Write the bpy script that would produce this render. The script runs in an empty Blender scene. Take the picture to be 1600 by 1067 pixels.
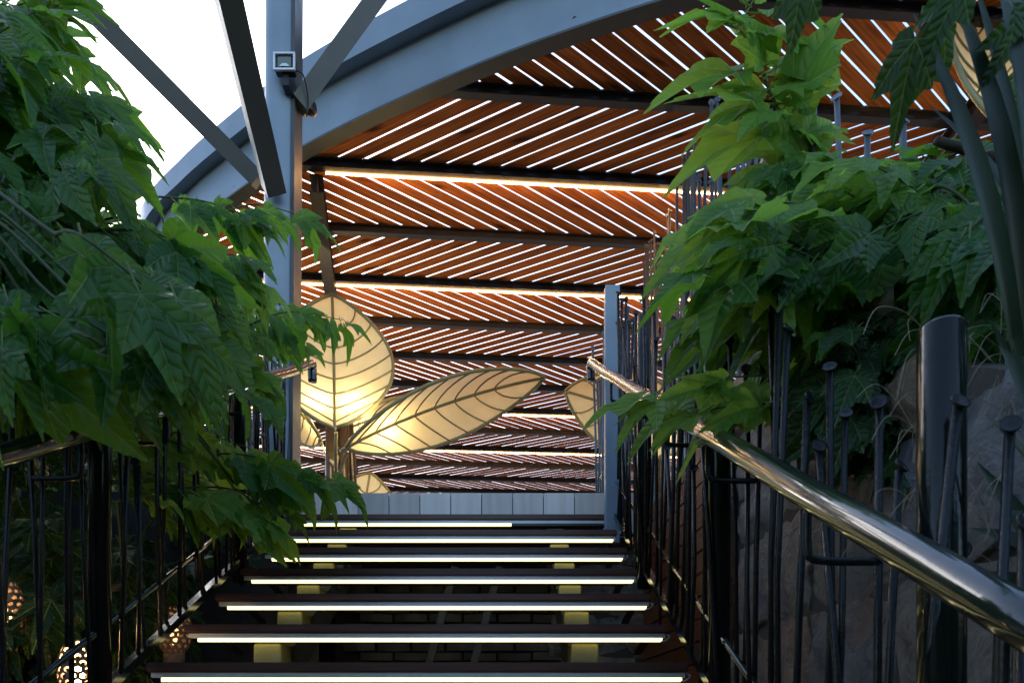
import bpy, bmesh, math, random
from mathutils import Vector, Matrix, noise
rad = math.radians
rng = random.Random(7)
sc = bpy.context.scene
C = sc.collection

# ------------------------------------------------------------------ camera, sky, sun, exposure
F, CX, YH, ZC = 1100.0, 781.0, 1110.0, 1.60      # focal length, optical axis and horizon of the photo in its pixels; eye height
cd = bpy.data.cameras.new('camera'); cam = bpy.data.objects.new('camera', cd); C.objects.link(cam)
cam.location = (0, 0, ZC); cam.rotation_euler = (rad(90), 0, 0)
cd.sensor_width = 36; cd.lens = F / 1600 * 36
cd.shift_x = (800 - CX) / 1600; cd.shift_y = (YH - 533.5) / 1600
cd.clip_start = 0.05; cd.clip_end = 800
cd.dof.use_dof = True; cd.dof.focus_distance = 4.2; cd.dof.aperture_fstop = 9
sc.camera = cam
SUN_EL, SUN_AZ = 30, -25
w = bpy.data.worlds.new('World'); sc.world = w; w.use_nodes = True
wn = w.node_tree.nodes; wl = w.node_tree.links
bg = wn['Background']; sky = wn.new('ShaderNodeTexSky'); sky.sky_type = 'NISHITA'
sky.sun_disc = False; sky.sun_elevation = rad(SUN_EL); sky.sun_rotation = rad(SUN_AZ)
sky.air_density = 1.0; sky.dust_density = 1.0; sky.ozone_density = 1.0
wl.new(sky.outputs[0], bg.inputs[0]); bg.inputs[1].default_value = 0.13
sd = bpy.data.lights.new('sun', 'SUN'); sd.energy = 0.5; sd.angle = rad(40); sd.color = (1, .95, .88)
sun = bpy.data.objects.new('sun', sd); C.objects.link(sun)
sv = Vector((math.sin(rad(SUN_AZ)) * math.cos(rad(SUN_EL)), math.cos(rad(SUN_AZ)) * math.cos(rad(SUN_EL)), math.sin(rad(SUN_EL))))
sun.rotation_euler = sv.to_track_quat('Z', 'Y').to_euler(); sun.location = (-4, -6, 9)
vs = sc.view_settings; vs.view_transform = 'Standard'; vs.look = 'None'; vs.exposure = 1.7; vs.gamma = 1
vs.use_curve_mapping = False
sc.cycles.use_denoising = True
sc.cycles.max_bounces = 8; sc.cycles.transmission_bounces = 6; sc.cycles.sample_clamp_indirect = 6

# ------------------------------------------------------------------ helpers
def V(*a): return Vector(a)
def P(u, v, y):                         # photo pixel at distance y -> world point
    return Vector(((u - CX) / F * y, y, ZC + (YH - v) / F * y))
def Z(r): return ZC + r

class MB:
    def __init__(s): s.v = []; s.f = []; s.uv = {}
    def add(s, vs_, fs, uvs=None):
        o = len(s.v); s.v += [tuple(q) for q in vs_]
        if uvs:
            for i, q in enumerate(uvs): s.uv[o + i] = q
        s.f += [tuple(i + o for i in f) for f in fs]
    def box(s, x0, x1, y0, y1, z0, z1):
        s.add([(x0,y0,z0),(x1,y0,z0),(x1,y1,z0),(x0,y1,z0),(x0,y0,z1),(x1,y0,z1),(x1,y1,z1),(x0,y1,z1)],
              [(3,2,1,0),(4,5,6,7),(0,1,5,4),(1,2,6,5),(2,3,7,6),(3,0,4,7)])
    def bar(s, a, b, wd, ht, up=None):   # box beam from a to b
        a = Vector(a); b = Vector(b); d = (b - a).normalized()
        up = Vector(up) if up else V(0,0,1)
        sx = d.cross(up)
        if sx.length < 1e-4: sx = d.cross(V(0,1,0))
        sx.normalize(); u = sx.cross(d)
        q = []
        for p in (a, b):
            for i, j in ((-1,-1),(1,-1),(1,1),(-1,1)):
                q.append(p + sx * (i * wd / 2) + u * (j * ht / 2))
        s.add(q, [(3,2,1,0),(4,5,6,7),(0,1,5,4),(1,2,6,5),(2,3,7,6),(3,0,4,7)])
    def tube(s, pts, r, n=8, cap=True):
        pts = [Vector(p) for p in pts]; m = len(pts)
        rs = r if isinstance(r, (list, tuple)) else [r] * m
        o = len(s.v); prev = None
        for i, p in enumerate(pts):
            t = (pts[min(i+1, m-1)] - pts[max(i-1, 0)]).normalized()
            if prev is None:
                a = V(0,0,1) if abs(t.z) < .9 else V(1,0,0)
                x = t.cross(a).normalized()
            else:
                x = (prev - t * prev.dot(t)).normalized()
            prev = x; y = t.cross(x)
            for k in range(n):
                g = 2 * math.pi * k / n
                s.v.append(tuple(p + (x * math.cos(g) + y * math.sin(g)) * rs[i]))
        for i in range(m - 1):
            for k in range(n):
                a = o + i*n + k; b = o + i*n + (k+1) % n
                s.f.append((a, b, b + n, a + n))
        if cap:
            s.f.append(tuple(o + k for k in reversed(range(n))))
            s.f.append(tuple(o + (m-1)*n + k for k in range(n)))
    def build(s, name, m, parent=None, smooth=False, label=None, cat=None, group=None, kind=None):
        me = bpy.data.meshes.new(name); me.from_pydata(s.v, [], s.f)
        if s.uv:
            l = me.uv_layers.new(name='UVMap')
            flat = []
            for lp in me.loops: flat += s.uv.get(lp.vertex_index, (0, 0))
            l.data.foreach_set('uv', flat)
        if smooth: me.polygons.foreach_set('use_smooth', [True] * len(me.polygons))
        me.update()
        return put(name, me, m, parent, label, cat, group, kind)

def put(name, me, m=None, parent=None, label=None, cat=None, group=None, kind=None):
    o = bpy.data.objects.new(name, me); C.objects.link(o)
    if m is not None and me is not None and not me.materials: me.materials.append(m)
    if parent is not None: o.parent = parent
    tag(o, label, cat, group, kind)
    return o
def tag(o, label=None, cat=None, group=None, kind=None):
    if label: o['label'] = label
    if cat: o['category'] = cat
    if group: o['group'] = group
    if kind: o['kind'] = kind
    return o
def thing(name, loc, label, cat, group=None, kind=None):   # empties sit at the thing's base; parts keep world coordinates
    o = bpy.data.objects.new(name, None); C.objects.link(o); o.location = loc; o.empty_display_size = .1
    return tag(o, label, cat, group, kind)
def settle():                            # parts keep the place they were built at, whatever their parent's location
    for depth in (1, 2):
        bpy.context.view_layer.update()
        for o in C.objects:
            p = o.parent
            if p is not None and (p.parent is None) == (depth == 1): o.matrix_parent_inverse = p.matrix_world.inverted()
    bpy.context.view_layer.update()
def rbox(name, x0, x1, y0, y1, z0, z1, bev, m, parent=None, seg=2, **k):
    bm = bmesh.new(); bmesh.ops.create_cube(bm, size=1)
    for q in bm.verts:
        q.co = Vector(((x0+x1)/2 + q.co.x*(x1-x0), (y0+y1)/2 + q.co.y*(y1-y0), (z0+z1)/2 + q.co.z*(z1-z0)))
    bmesh.ops.bevel(bm, geom=bm.edges[:], offset=bev, segments=seg, affect='EDGES', profile=.6)
    me = bpy.data.meshes.new(name); bm.to_mesh(me); bm.free()
    return put(name, me, m, parent, **k)
def catmull(pts, n=8):
    pts = [Vector(p) for p in pts]; out = []
    for i in range(len(pts) - 1):
        p0 = pts[max(i-1, 0)]; p1 = pts[i]; p2 = pts[i+1]; p3 = pts[min(i+2, len(pts)-1)]
        for k in range(n):
            t = k / n
            out.append(.5 * ((2*p1) + (p2-p0)*t + (2*p0-5*p1+4*p2-p3)*t*t + (3*p1-p0-3*p2+p3)*t**3))
    out.append(pts[-1]); return out

# ------------------------------------------------------------------ materials
class NT:
    def __init__(s, name):
        s.m = bpy.data.materials.new(name); s.m.use_nodes = True; s.t = s.m.node_tree
        s.b = s.t.nodes['Principled BSDF']; s.out = s.t.nodes['Material Output']
    def n(s, typ, **k):
        q = s.t.nodes.new('ShaderNode' + typ)
        for a, b in k.items(): setattr(q, a, b)
        return q
    def l(s, a, b): s.t.links.new(a, b)
    def math(s, op, a, b=None, c=None):
        q = s.n('Math', operation=op)
        for i, x in enumerate((a, b, c)):
            if x is None: continue
            if hasattr(x, 'is_output'): s.l(x, q.inputs[i])
            else: q.inputs[i].default_value = x
        return q.outputs[0]
    def noise(s, scale, detail=4, vec=None, rough=.55):
        q = s.n('TexNoise'); q.inputs['Scale'].default_value = scale; q.inputs['Detail'].default_value = detail
        q.inputs['Roughness'].default_value = rough
        if vec is not None: s.l(vec, q.inputs['Vector'])
        return q
    def ramp(s, fac, stops):
        q = s.n('ValToRGB'); e = q.color_ramp.elements
        while len(e) < len(stops): e.new(.5)
        for i, (p, c) in enumerate(stops): e[i].position = p; e[i].color = (*c, 1) if len(c) == 3 else c
        if fac is not None: s.l(fac, q.inputs[0])
        return q.outputs[0]
    def mix(s, fac, a, b, mode='MIX'):
        q = s.n('Mix', data_type='RGBA', blend_type=mode)
        for i, x in ((0, fac), (6, a), (7, b)):
            if hasattr(x, 'is_output'): s.l(x, q.inputs[i])
            elif i == 0: q.inputs[0].default_value = x
            else: q.inputs[i].default_value = (*x, 1)
        return q.outputs[2]
    def bump(s, h, strength=.3, dist=.01):
        q = s.n('Bump'); q.inputs['Strength'].default_value = strength; q.inputs['Distance'].default_value = dist
        s.l(h, q.inputs['Height']); s.l(q.outputs[0], s.b.inputs['Normal']); return q
    def pos(s): return s.n('NewGeometry').outputs['Position']

def paint(name, col, rough=.35, metal=0., bump=.15, bscale=60, var=.25, coat=0.):
    t = NT(name); p = t.pos()
    nz = t.noise(2.5, 5, p)
    dark = tuple(c * (1 - var) for c in col); lite = tuple(min(1, c * (1 + var)) for c in col)
    t.l(t.ramp(nz.outputs[0], [(.3, dark), (.7, lite)]), t.b.inputs['Base Color'])
    n2 = t.noise(9, 4, p)
    q = t.n('MapRange'); q.inputs[3].default_value = max(.05, rough - .08); q.inputs[4].default_value = rough + .12
    t.l(n2.outputs[0], q.inputs[0]); t.l(q.outputs[0], t.b.inputs['Roughness'])
    t.b.inputs['Metallic'].default_value = metal; t.b.inputs['Coat Weight'].default_value = coat
    n3 = t.noise(bscale, 3, p); t.bump(n3.outputs[0], bump, .004)
    return t.m

M = {}
M['steel'] = paint('steel_blue_grey', (.2, .262, .335), .36, 0, .06, 40, .12)
M['strut'] = paint('strut_paint_shaded', (.055, .062, .064), .42, 0, .12, 45, .2)  # dark grey carries the shade of the unlit strut sides
M['purlin'] = paint('purlin_paint', (.022, .023, .026), .32, 0, .08, 40, .2)
M['post'] = paint('gloss_green_black', (.005, .009, .008), .14, 0, .25, 26, .3, 0)
M['post'].node_tree.nodes['Principled BSDF'].inputs['Specular IOR Level'].default_value = .3
M['nail'] = paint('nail_black', (.014, .017, .019), .24, 0, .5, 70, .35)
M['nail'].node_tree.nodes['Principled BSDF'].inputs['Specular IOR Level'].default_value = .28
M['rail'] = paint('handrail_bronze', (.014, .022, .017), .13, 0, .12, 30, .3, .6)
M['alu'] = paint('aluminium', (.62, .65, .68), .4, .3, .03, 40, .1)
M['bracket'] = paint('bracket_steel_lit', (.25, .24, .12), .5, .2, .5, 90, .3)  # olive tint puts the yellow of the step lights into the steel
M['trunk'] = paint('lamp_trunk_bronze', (.02, .013, .009), .35, .2, .3, 30, .3)
M['frame'] = paint('lamp_frame', (.22, .2, .10), .4, .2, .1, 30, .2)
M['black'] = paint('black_plastic', (.012, .012, .014), .35, 0, .05, 40, .2)
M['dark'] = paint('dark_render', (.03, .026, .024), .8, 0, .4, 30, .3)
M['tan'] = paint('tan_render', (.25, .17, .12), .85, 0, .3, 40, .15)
M['weave'] = paint('weave_strip', (.11, .105, .1), .5, 0, .2, 40, .3)
M['cable'] = paint('cable_grey', (.3, .3, .3), .5, 0, .0, 40, .1)

def emit(name, col, st):
    t = NT(name); t.b.inputs['Base Color'].default_value = (.8, .8, .75, 1)
    t.b.inputs['Emission Color'].default_value = (*col, 1); t.b.inputs['Emission Strength'].default_value = st
    return t.m
M['led_step'] = emit('led_step', (1, .84, .32), .85)
M['led_roof'] = emit('led_roof', (1, .5, .16), 17)
BULB = {}
def bulbm(e):
    if e not in BULB: BULB[e] = emit('lantern_bulb', (1, .6, .25), e)
    return BULB[e]

def wood(name, stops, rough=.5, knots=True, bump=.2, sx=1.6, sy=22, spec=.4):
    t = NT(name)
    uv = t.n('UVMap').outputs[0]; rnd = t.n('ObjectInfo').outputs['Random']
    off = t.n('CombineXYZ'); t.l(t.math('MULTIPLY', rnd, 37.), off.inputs[0]); t.l(t.math('MULTIPLY', rnd, 91.), off.inputs[1])
    va = t.n('VectorMath', operation='ADD'); t.l(uv, va.inputs[0]); t.l(off.outputs[0], va.inputs[1])
    mp = t.n('Mapping'); t.l(va.outputs[0], mp.inputs[0]); mp.inputs['Scale'].default_value = (sx, sy, 1)
    g1 = t.noise(1.0, 6, mp.outputs[0]); g1.inputs['Distortion'].default_value = 1.2
    wv = t.n('TexWave', wave_type='BANDS', bands_direction='Y'); t.l(mp.outputs[0], wv.inputs[0])
    wv.inputs['Scale'].default_value = .5; wv.inputs['Distortion'].default_value = 5; wv.inputs['Detail'].default_value = 3
    g = t.math('ADD', t.math('MULTIPLY', g1.outputs[0], .88), t.math('MULTIPLY', wv.outputs[0], .12))
    col = t.ramp(g, stops)
    hs = t.n('HueSaturation'); t.l(col, hs.inputs['Color'])
    q = t.n('MapRange'); q.inputs[3].default_value = .72; q.inputs[4].default_value = 1.28; t.l(rnd, q.inputs[0])
    t.l(q.outputs[0], hs.inputs['Value']); col = hs.outputs[0]
    if knots:
        m2 = t.n('Mapping'); t.l(va.outputs[0], m2.inputs[0]); m2.inputs['Scale'].default_value = (2.6, 7.5, 1)
        vo = t.n('TexVoronoi'); t.l(m2.outputs[0], vo.inputs['Vector']); vo.inputs['Scale'].default_value = 1.0
        nd = t.noise(30, 3, va.outputs[0])
        d = t.math('ADD', vo.outputs['Distance'], t.math('MULTIPLY', t.math('SUBTRACT', nd.outputs[0], .5), .16))
        km = t.n('MapRange'); t.l(d, km.inputs[0]); km.inputs[1].default_value = .07; km.inputs[2].default_value = .27
        km.inputs[3].default_value = .85; km.inputs[4].default_value = 0.
        sp = t.n('SeparateColor'); t.l(vo.outputs['Color'], sp.inputs[0])
        on = t.math('GREATER_THAN', sp.outputs[0], .25)
        col = t.mix(t.math('MULTIPLY', km.outputs[0], on), col, tuple(c * .12 for c in stops[0][1]))
    t.l(col, t.b.inputs['Base Color']); t.b.inputs['Roughness'].default_value = rough; t.b.inputs['Specular IOR Level'].default_value = spec
    t.bump(g, bump, .003)
    return t.m
M['plank'] = wood('pine_plank', [(.3, (.2, .058, .018)), (.5, (.37, .115, .034)), (.7, (.5, .175, .055))], .75, spec=.12)
M['tread'] = wood('tread_wood', [(.25, (.045, .018, .014)), (.6, (.10, .04, .028)), (.8, (.13, .055, .04))], .4, False)
M['board'] = wood('clad_board', [(.25, (.14, .045, .022)), (.6, (.24, .08, .035)), (.8, (.3, .11, .05))], .5, False)
M['tile'] = wood('wood_look_tile', [(.25, (.62, .575, .53)), (.5, (.74, .69, .64)), (.8, (.82, .78, .73))], .5, False, .05, 4, 30)

def stone():
    t = NT('stone'); p = t.pos(); rnd = t.n('ObjectInfo').outputs['Random']
    base = t.ramp(rnd, [(0, (.32, .34, .37)), (.3, (.4, .36, .31)), (.5, (.25, .28, .32)), (.7, (.44, .31, .21)), (.85, (.38, .38, .38)), (1, (.42, .27, .19))])
    n1 = t.noise(11, 9, p, .72); n1.inputs['Distortion'].default_value = .8
    v = t.ramp(n1.outputs[0], [(.3, (.3, .3, .32)), (.5, (1, 1, 1)), (.62, (1.2, 1.2, 1.2)), (.72, (2.4, 2.4, 2.4))])
    col = t.mix(1, base, v, 'MULTIPLY')
    n2 = t.noise(3.3, 4, p); rust = t.ramp(n2.outputs[0], [(.56, (0, 0, 0)), (.7, (1, 1, 1))])
    col = t.mix(t.math('MULTIPLY', rust, .6), col, (.26, .11, .05))
    t.l(col, t.b.inputs['Base Color']); t.b.inputs['Roughness'].default_value = .55
    n3 = t.noise(16, 8, p, .65)
    h = t.math('ADD', n3.outputs[0], t.math('MULTIPLY', n1.outputs[0], 1.6)); t.bump(h, 1.0, .04)
    return t.m
M['stone'] = stone()
M['mortar'] = paint('mortar', (.07, .065, .06), .9, 0, .8, 40, .4)
M['ground'] = paint('ground', (.07, .06, .05), .9, 0, .8, 12, .4)
M['deck'] = paint('deck_top', (.3, .28, .26), .6, 0, .1, 12, .15)
M['bark'] = paint('bark', (.04, .03, .022), .85, 0, .9, 45, .4)
M['twig'] = paint('green_twig', (.05, .07, .02), .7, 0, .3, 60, .25)

def leafmat(name, lo, hi, tr, rough=.34, trw=.35, vein=(.22, .32, .10), thick=.015):
    t = NT(name)
    sp = t.n('SeparateXYZ'); t.l(t.n('UVMap').outputs[0], sp.inputs[0]); a, p = sp.outputs[0], sp.outputs[1]
    rnd = t.math('FRACT', t.math('ADD', t.n('ObjectInfo').outputs['Random'], t.n('NewGeometry').outputs['Random Per Island']))
    mid = t.n('MapRange'); t.l(p, mid.inputs[0]); mid.inputs[1].default_value = thick; mid.inputs[2].default_value = thick * .3
    ph = t.math('FRACT', t.math('MULTIPLY', t.math('SUBTRACT', a, t.math('MULTIPLY', p, .95)), 7.5))
    d = t.math('ABSOLUTE', t.math('SUBTRACT', ph, .5))
    sec = t.n('MapRange'); t.l(d, sec.inputs[0]); sec.inputs[1].default_value = .45; sec.inputs[2].default_value = .485
    sec.inputs[4].default_value = .6
    vm = t.math('MAXIMUM', mid.outputs[0], sec.outputs[0])
    nz = t.noise(9, 4, t.pos())
    c = t.ramp(rnd, [(0, lo), (1, hi)])
    c = t.mix(t.math('MULTIPLY', nz.outputs[0], .5), c, tuple(x * .55 for x in lo))
    c = t.mix(t.math('MULTIPLY', vm, .85), c, vein)
    t.l(c, t.b.inputs['Base Color'])
    rq = t.n('MapRange'); rq.inputs[3].default_value = rough - .08; rq.inputs[4].default_value = rough + .14
    t.l(nz.outputs[0], rq.inputs[0]); t.l(rq.outputs[0], t.b.inputs['Roughness'])
    t.b.inputs['Specular IOR Level'].default_value = .34
    h = t.math('SUBTRACT', t.math('MULTIPLY', t.math('POWER', d, 2.), -2.), t.math('MULTIPLY', vm, .5))
    bp = t.bump(h, .8, .006)
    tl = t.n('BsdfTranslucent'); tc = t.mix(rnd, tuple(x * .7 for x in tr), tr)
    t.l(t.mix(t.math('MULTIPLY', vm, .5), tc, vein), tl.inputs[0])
    mx = t.n('MixShader'); mx.inputs[0].default_value = trw
    t.l(t.b.outputs[0], mx.inputs[1]); t.l(tl.outputs[0], mx.inputs[2]); t.l(mx.outputs[0], t.out.inputs[0])
    return t.m
M['leaf'] = leafmat('mulberry_leaf', (.024, .105, .022), (.055, .18, .026), (.2, .5, .04), .34, .46)
M['leaf_lit'] = leafmat('lit_leaf', (.11, .26, .03), (.18, .35, .045), (.36, .66, .08), .44, .46, (.3, .45, .15))  # brighter green: sky light on the thin shoot leaves is put into the colour
M['leaf_shade'] = leafmat('shaded_leaf', (.016, .055, .016), (.03, .09, .022), (.06, .16, .02), .42, .3)  # darker leaf copy for background growth, its shade put into the colour

def bladeM():
    t = NT('yucca_blade'); sp = t.n('SeparateXYZ'); t.l(t.n('UVMap').outputs[0], sp.inputs[0])
    s = t.math('SINE', t.math('MULTIPLY', sp.outputs[1], 60)); nz = t.noise(6, 4, t.pos())
    f = t.math('ADD', t.math('MULTIPLY', s, .12), nz.outputs[0])
    t.l(t.ramp(f, [(.25, (.008, .028, .012)), (.55, (.02, .052, .024)), (.8, (.06, .085, .04))]), t.b.inputs['Base Color'])
    t.b.inputs['Roughness'].default_value = .42
    return t.m
M['blade'] = bladeM()
M['fibre'] = paint('fibre', (.35, .3, .2), .7, 0, 0, 10, .2)

def fabric():
    t = NT('lamp_fabric'); p = t.pos(); nz = t.noise(5, 4, p); n2 = t.noise(220, 2, p)
    col = t.ramp(nz.outputs[0], [(.3, (.62, .55, .36)), (.7, (.74, .67, .46))])
    t.l(col, t.b.inputs['Base Color']); t.b.inputs['Roughness'].default_value = .8; t.bump(n2.outputs[0], .15, .002)
    tl = t.n('BsdfTranslucent'); t.l(t.mix(.5, col, (.85, .74, .42)), tl.inputs[0])
    mx = t.n('MixShader'); mx.inputs[0].default_value = .55
    t.l(t.b.outputs[0], mx.inputs[1]); t.l(tl.outputs[0], mx.inputs[2]); t.l(mx.outputs[0], t.out.inputs[0])
    return t.m
M['fabric'] = fabric()
def glass():
    t = NT('flood_glass'); t.b.inputs['Base Color'].default_value = (.1, .13, .11, 1); t.b.inputs['Roughness'].default_value = .08
    t.b.inputs['Coat Weight'].default_value = 1; return t.m
M['glass'] = glass()

# ------------------------------------------------------------------ setting: ground, upper floor
RISE, RUN = .17, .30
def zn(y): return Z(.132 + (y - 2.46) * RISE / RUN)       # nosing line of the stair
XL, XR = -1.24, .66
b = MB(); n = 24
for i in range(n + 1):
    for j in range(n + 1):
        x = (i / n - .5) * 2; y = (j / n - .5) * 2
        b.v.append((x * abs(x) * 300, 5 + y * abs(y) * 300, 0))
for i in range(n):
    for j in range(n):
        a = i * (n + 1) + j; b.f.append((a, a + n + 1, a + n + 2, a + 1))
b.build('ground', M['ground'], kind='structure', label='bare earth ground below the stair')

DZ = Z(1.41)
fl = MB(); fl.box(-3.1, 6, 4.5852, 18, Z(1.13), DZ - .012); floor = fl.build('upper_floor', M['deck'], kind='structure', label='raised upper floor slab at the head of the stair')
tm = None
for i in range(13):
    x0 = -1.72 + i * .2003
    if tm is None:
        q = MB(); q.add([(-.0972,0,-.13),(.0972,0,-.13),(.0972,0,.13),(-.0972,0,.13),(-.0972,.022,-.13),(.0972,.022,-.13),(.0972,.022,.13),(-.0972,.022,.13)],
              [(0,1,2,3),(3,2,6,7),(0,3,7,4),(1,5,6,2),(0,4,5,1)], [(u * .3, x * .3) for x, u in ((-.1,-.13),(.1,-.13),(.1,.13),(-.1,.13)) * 2])
        o = q.build('tile', M['tile'], floor); tm = o.data
    else: o = put('tile', tm, None, floor)
    o.location = (x0 + .1, 4.562, Z(1.28)); 
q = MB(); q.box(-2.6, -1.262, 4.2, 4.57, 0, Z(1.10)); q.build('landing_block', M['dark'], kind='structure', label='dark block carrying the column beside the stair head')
q = MB(); q.box(-1.74, .9, 4.5841, 4.5849, Z(1.14), DZ - .02); q.build('tile_joint', M['mortar'], floor)
q = MB(); q.box(-3.1, -1.745, 4.56, 4.584, Z(1.11), DZ + .01); q.build('added_dark_facing', M['dark'], floor)  # dark sheet added over the slab's left front face to darken it
# lower rooms below the upper floor
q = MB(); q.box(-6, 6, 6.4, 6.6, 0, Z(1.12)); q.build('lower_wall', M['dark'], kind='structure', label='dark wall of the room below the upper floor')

# ------------------------------------------------------------------ staircase
st = thing('staircase', (-.3, 2.4, 0), 'open riser staircase with dark wood treads and glowing light strips under the nosings', 'staircase')
tread_me = board_uv = None
for k in range(-5, 7):
    y0 = 2.46 + RUN * k; z0 = Z(.136 + RISE * k)
    q = MB()
    L = XR - XL
    if tread_me is None:
        bm = bmesh.new(); bmesh.ops.create_cube(bm, size=1)
        for vv in bm.verts: vv.co = Vector((vv.co.x * L, vv.co.y * .285 + .1425, vv.co.z * .034 + .017))
        bmesh.ops.bevel(bm, geom=bm.edges[:], offset=.005, segments=2, affect='EDGES')
        uvl = bm.loops.layers.uv.new('UVMap')
        for f in bm.faces:
            for lp in f.loops: lp[uvl].uv = (lp.vert.co.x, lp.vert.co.y + lp.vert.co.z)
        tread_me = bpy.data.meshes.new('tread'); bm.to_mesh(tread_me); bm.free(); tread_me.materials.append(M['tread'])
    t = put('tread', tread_me, None, st); t.location = ((XL + XR) / 2, y0, z0)
    q = MB(); q.box(XL + .015, XR - .01, y0 + .012, y0 + .03, z0 - .019, z0 - .001); q.build('strip_channel', M['alu'], t)
    lit1 = XR - .02 if k < 6 else -.3 + .37
    q = MB(); q.box(XL + .05, lit1, y0 + .013, y0 + .027, z0 - .0335, z0 - .0195); q.build('light_strip', M['led_step'], t)
    if k == 6:
        q = MB(); q.box(lit1 + .002, XR - .02, y0 + .013, y0 + .027, z0 - .0335, z0 - .0195)
        q.build('unlit_strip', M['black'], t)
    q = MB(); q.tube(catmull([(XR - .03, y0 + .02, z0 - .03), (XR - .012, y0 + .01, z0 - .032), (XR + .008, y0 + .012, z0 - .014), (XR - .005, y0 + .02, z0 - .004)], 4), .0035, 6)
    q.build('strip_cable', M['cable'], t, True)
    for bx in (-.93, .34):
        rbox('bracket', bx - .055, bx + .055, y0 + .05, y0 + .2, z0 - .155, z0 - .036, .012, M['bracket'], t, 3)
    for bx in (XL + .12, XR - .07):
        q = MB(); q.bar((bx, y0 + .03, z0 - .01), (bx, y0 + .27, z0 - .06), .03, .012); q.build('bearer', M['purlin'], t)
for bx in (-.93, .34):
    q = MB(); q.bar((bx, .8, zn(.8) - .27), (bx, 4.5, zn(4.5) - .27), .09, .16); q.build('stringer', M['strut'], st)
for bx in (-.66, -.35):
    q = MB(); q.bar((bx, 4.9, Z(-.3)), (bx + .35, 4.9, Z(1.0)), .05, .05); q.build('brace', M['strut'], st)

# woven screen behind the treads
ws = thing('woven_screen', (-.2, 5.5, 0), 'dark basket weave panel seen in the gaps below the treads', 'screen')
sm = None
for r in range(16):
    for c in range(7):
        x = -1.1 + c * .27 + (r % 2) * .135; z = Z(-.1 + r * .075)
        if sm is None:
            q = MB(); vsx = []
            for i in range(5):
                u = i / 4; yy = -.035 * math.sin(math.pi * u)
                vsx += [((u - .5) * .25, yy, -.03), ((u - .5) * .25, yy, .03)]
            q.add(vsx, [(2*i, 2*i+2, 2*i+3, 2*i+1) for i in range(4)]); o = q.build('weave_strip', M['weave'], ws, True); sm = o.data
        else: o = put('weave_strip', sm, None, ws)
        o.location = (x, 5.5 + rng.uniform(-.01, .01), z); o.rotation_euler = (rng.uniform(-.05, .25), rng.uniform(-.03, .03), rng.uniform(-.06, .06))
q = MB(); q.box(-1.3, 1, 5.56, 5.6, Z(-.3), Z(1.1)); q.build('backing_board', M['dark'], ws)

# ------------------------------------------------------------------ railings of big nails
M['nail_lit'] = paint('nail_sky_lit', (.09, .115, .145), .35, .3, .4, 60, .3)  # lighter copy of the nail paint, with the sky light in its colour
def nail_mesh(h, tilt, seed, k=1.0):
    r_ = random.Random(seed); q = MB()
    top = V(tilt[0] * h, tilt[1] * h, h); bow = V(r_.uniform(-.012, .012), r_.uniform(-.012, .012), 0)
    pts = [V(0,0,0), top * .5 + bow, top - V(0, 0, .004)]
    rr = r_.uniform(.0068, .0086) * k
    q.tube(pts, rr, 7)
    ax = (V(r_.uniform(-1.1, 1.1), -1, r_.uniform(.1, .9))).normalized()      # the hammered head, bent over at the top
    c = top + ax * .004
    x = ax.cross(V(0,0,1)).normalized(); y = x.cross(ax); R = r_.uniform(.0135, .017) * k; o = len(q.v)
    q.v.append(tuple(c - ax * .001))
    for rad_, dz in ((.75 * R, .002), (R, .0035), (R * .9, -.002)):
        for k in range(12):
            g = 2 * math.pi * k / 12; q.v.append(tuple(c + (x * math.cos(g) + y * math.sin(g)) * rad_ + ax * dz))
    for k in range(12):
        k2 = (k + 1) % 12
        q.f.append((o, o + 1 + k2, o + 1 + k)); 
        for s_ in range(2): q.f.append((o + 1 + s_*12 + k, o + 1 + s_*12 + k2, o + 13 + s_*12 + k2, o + 13 + s_*12 + k))
    q.f.append(tuple(o + 25 + k for k in range(12)))
    return q
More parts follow.
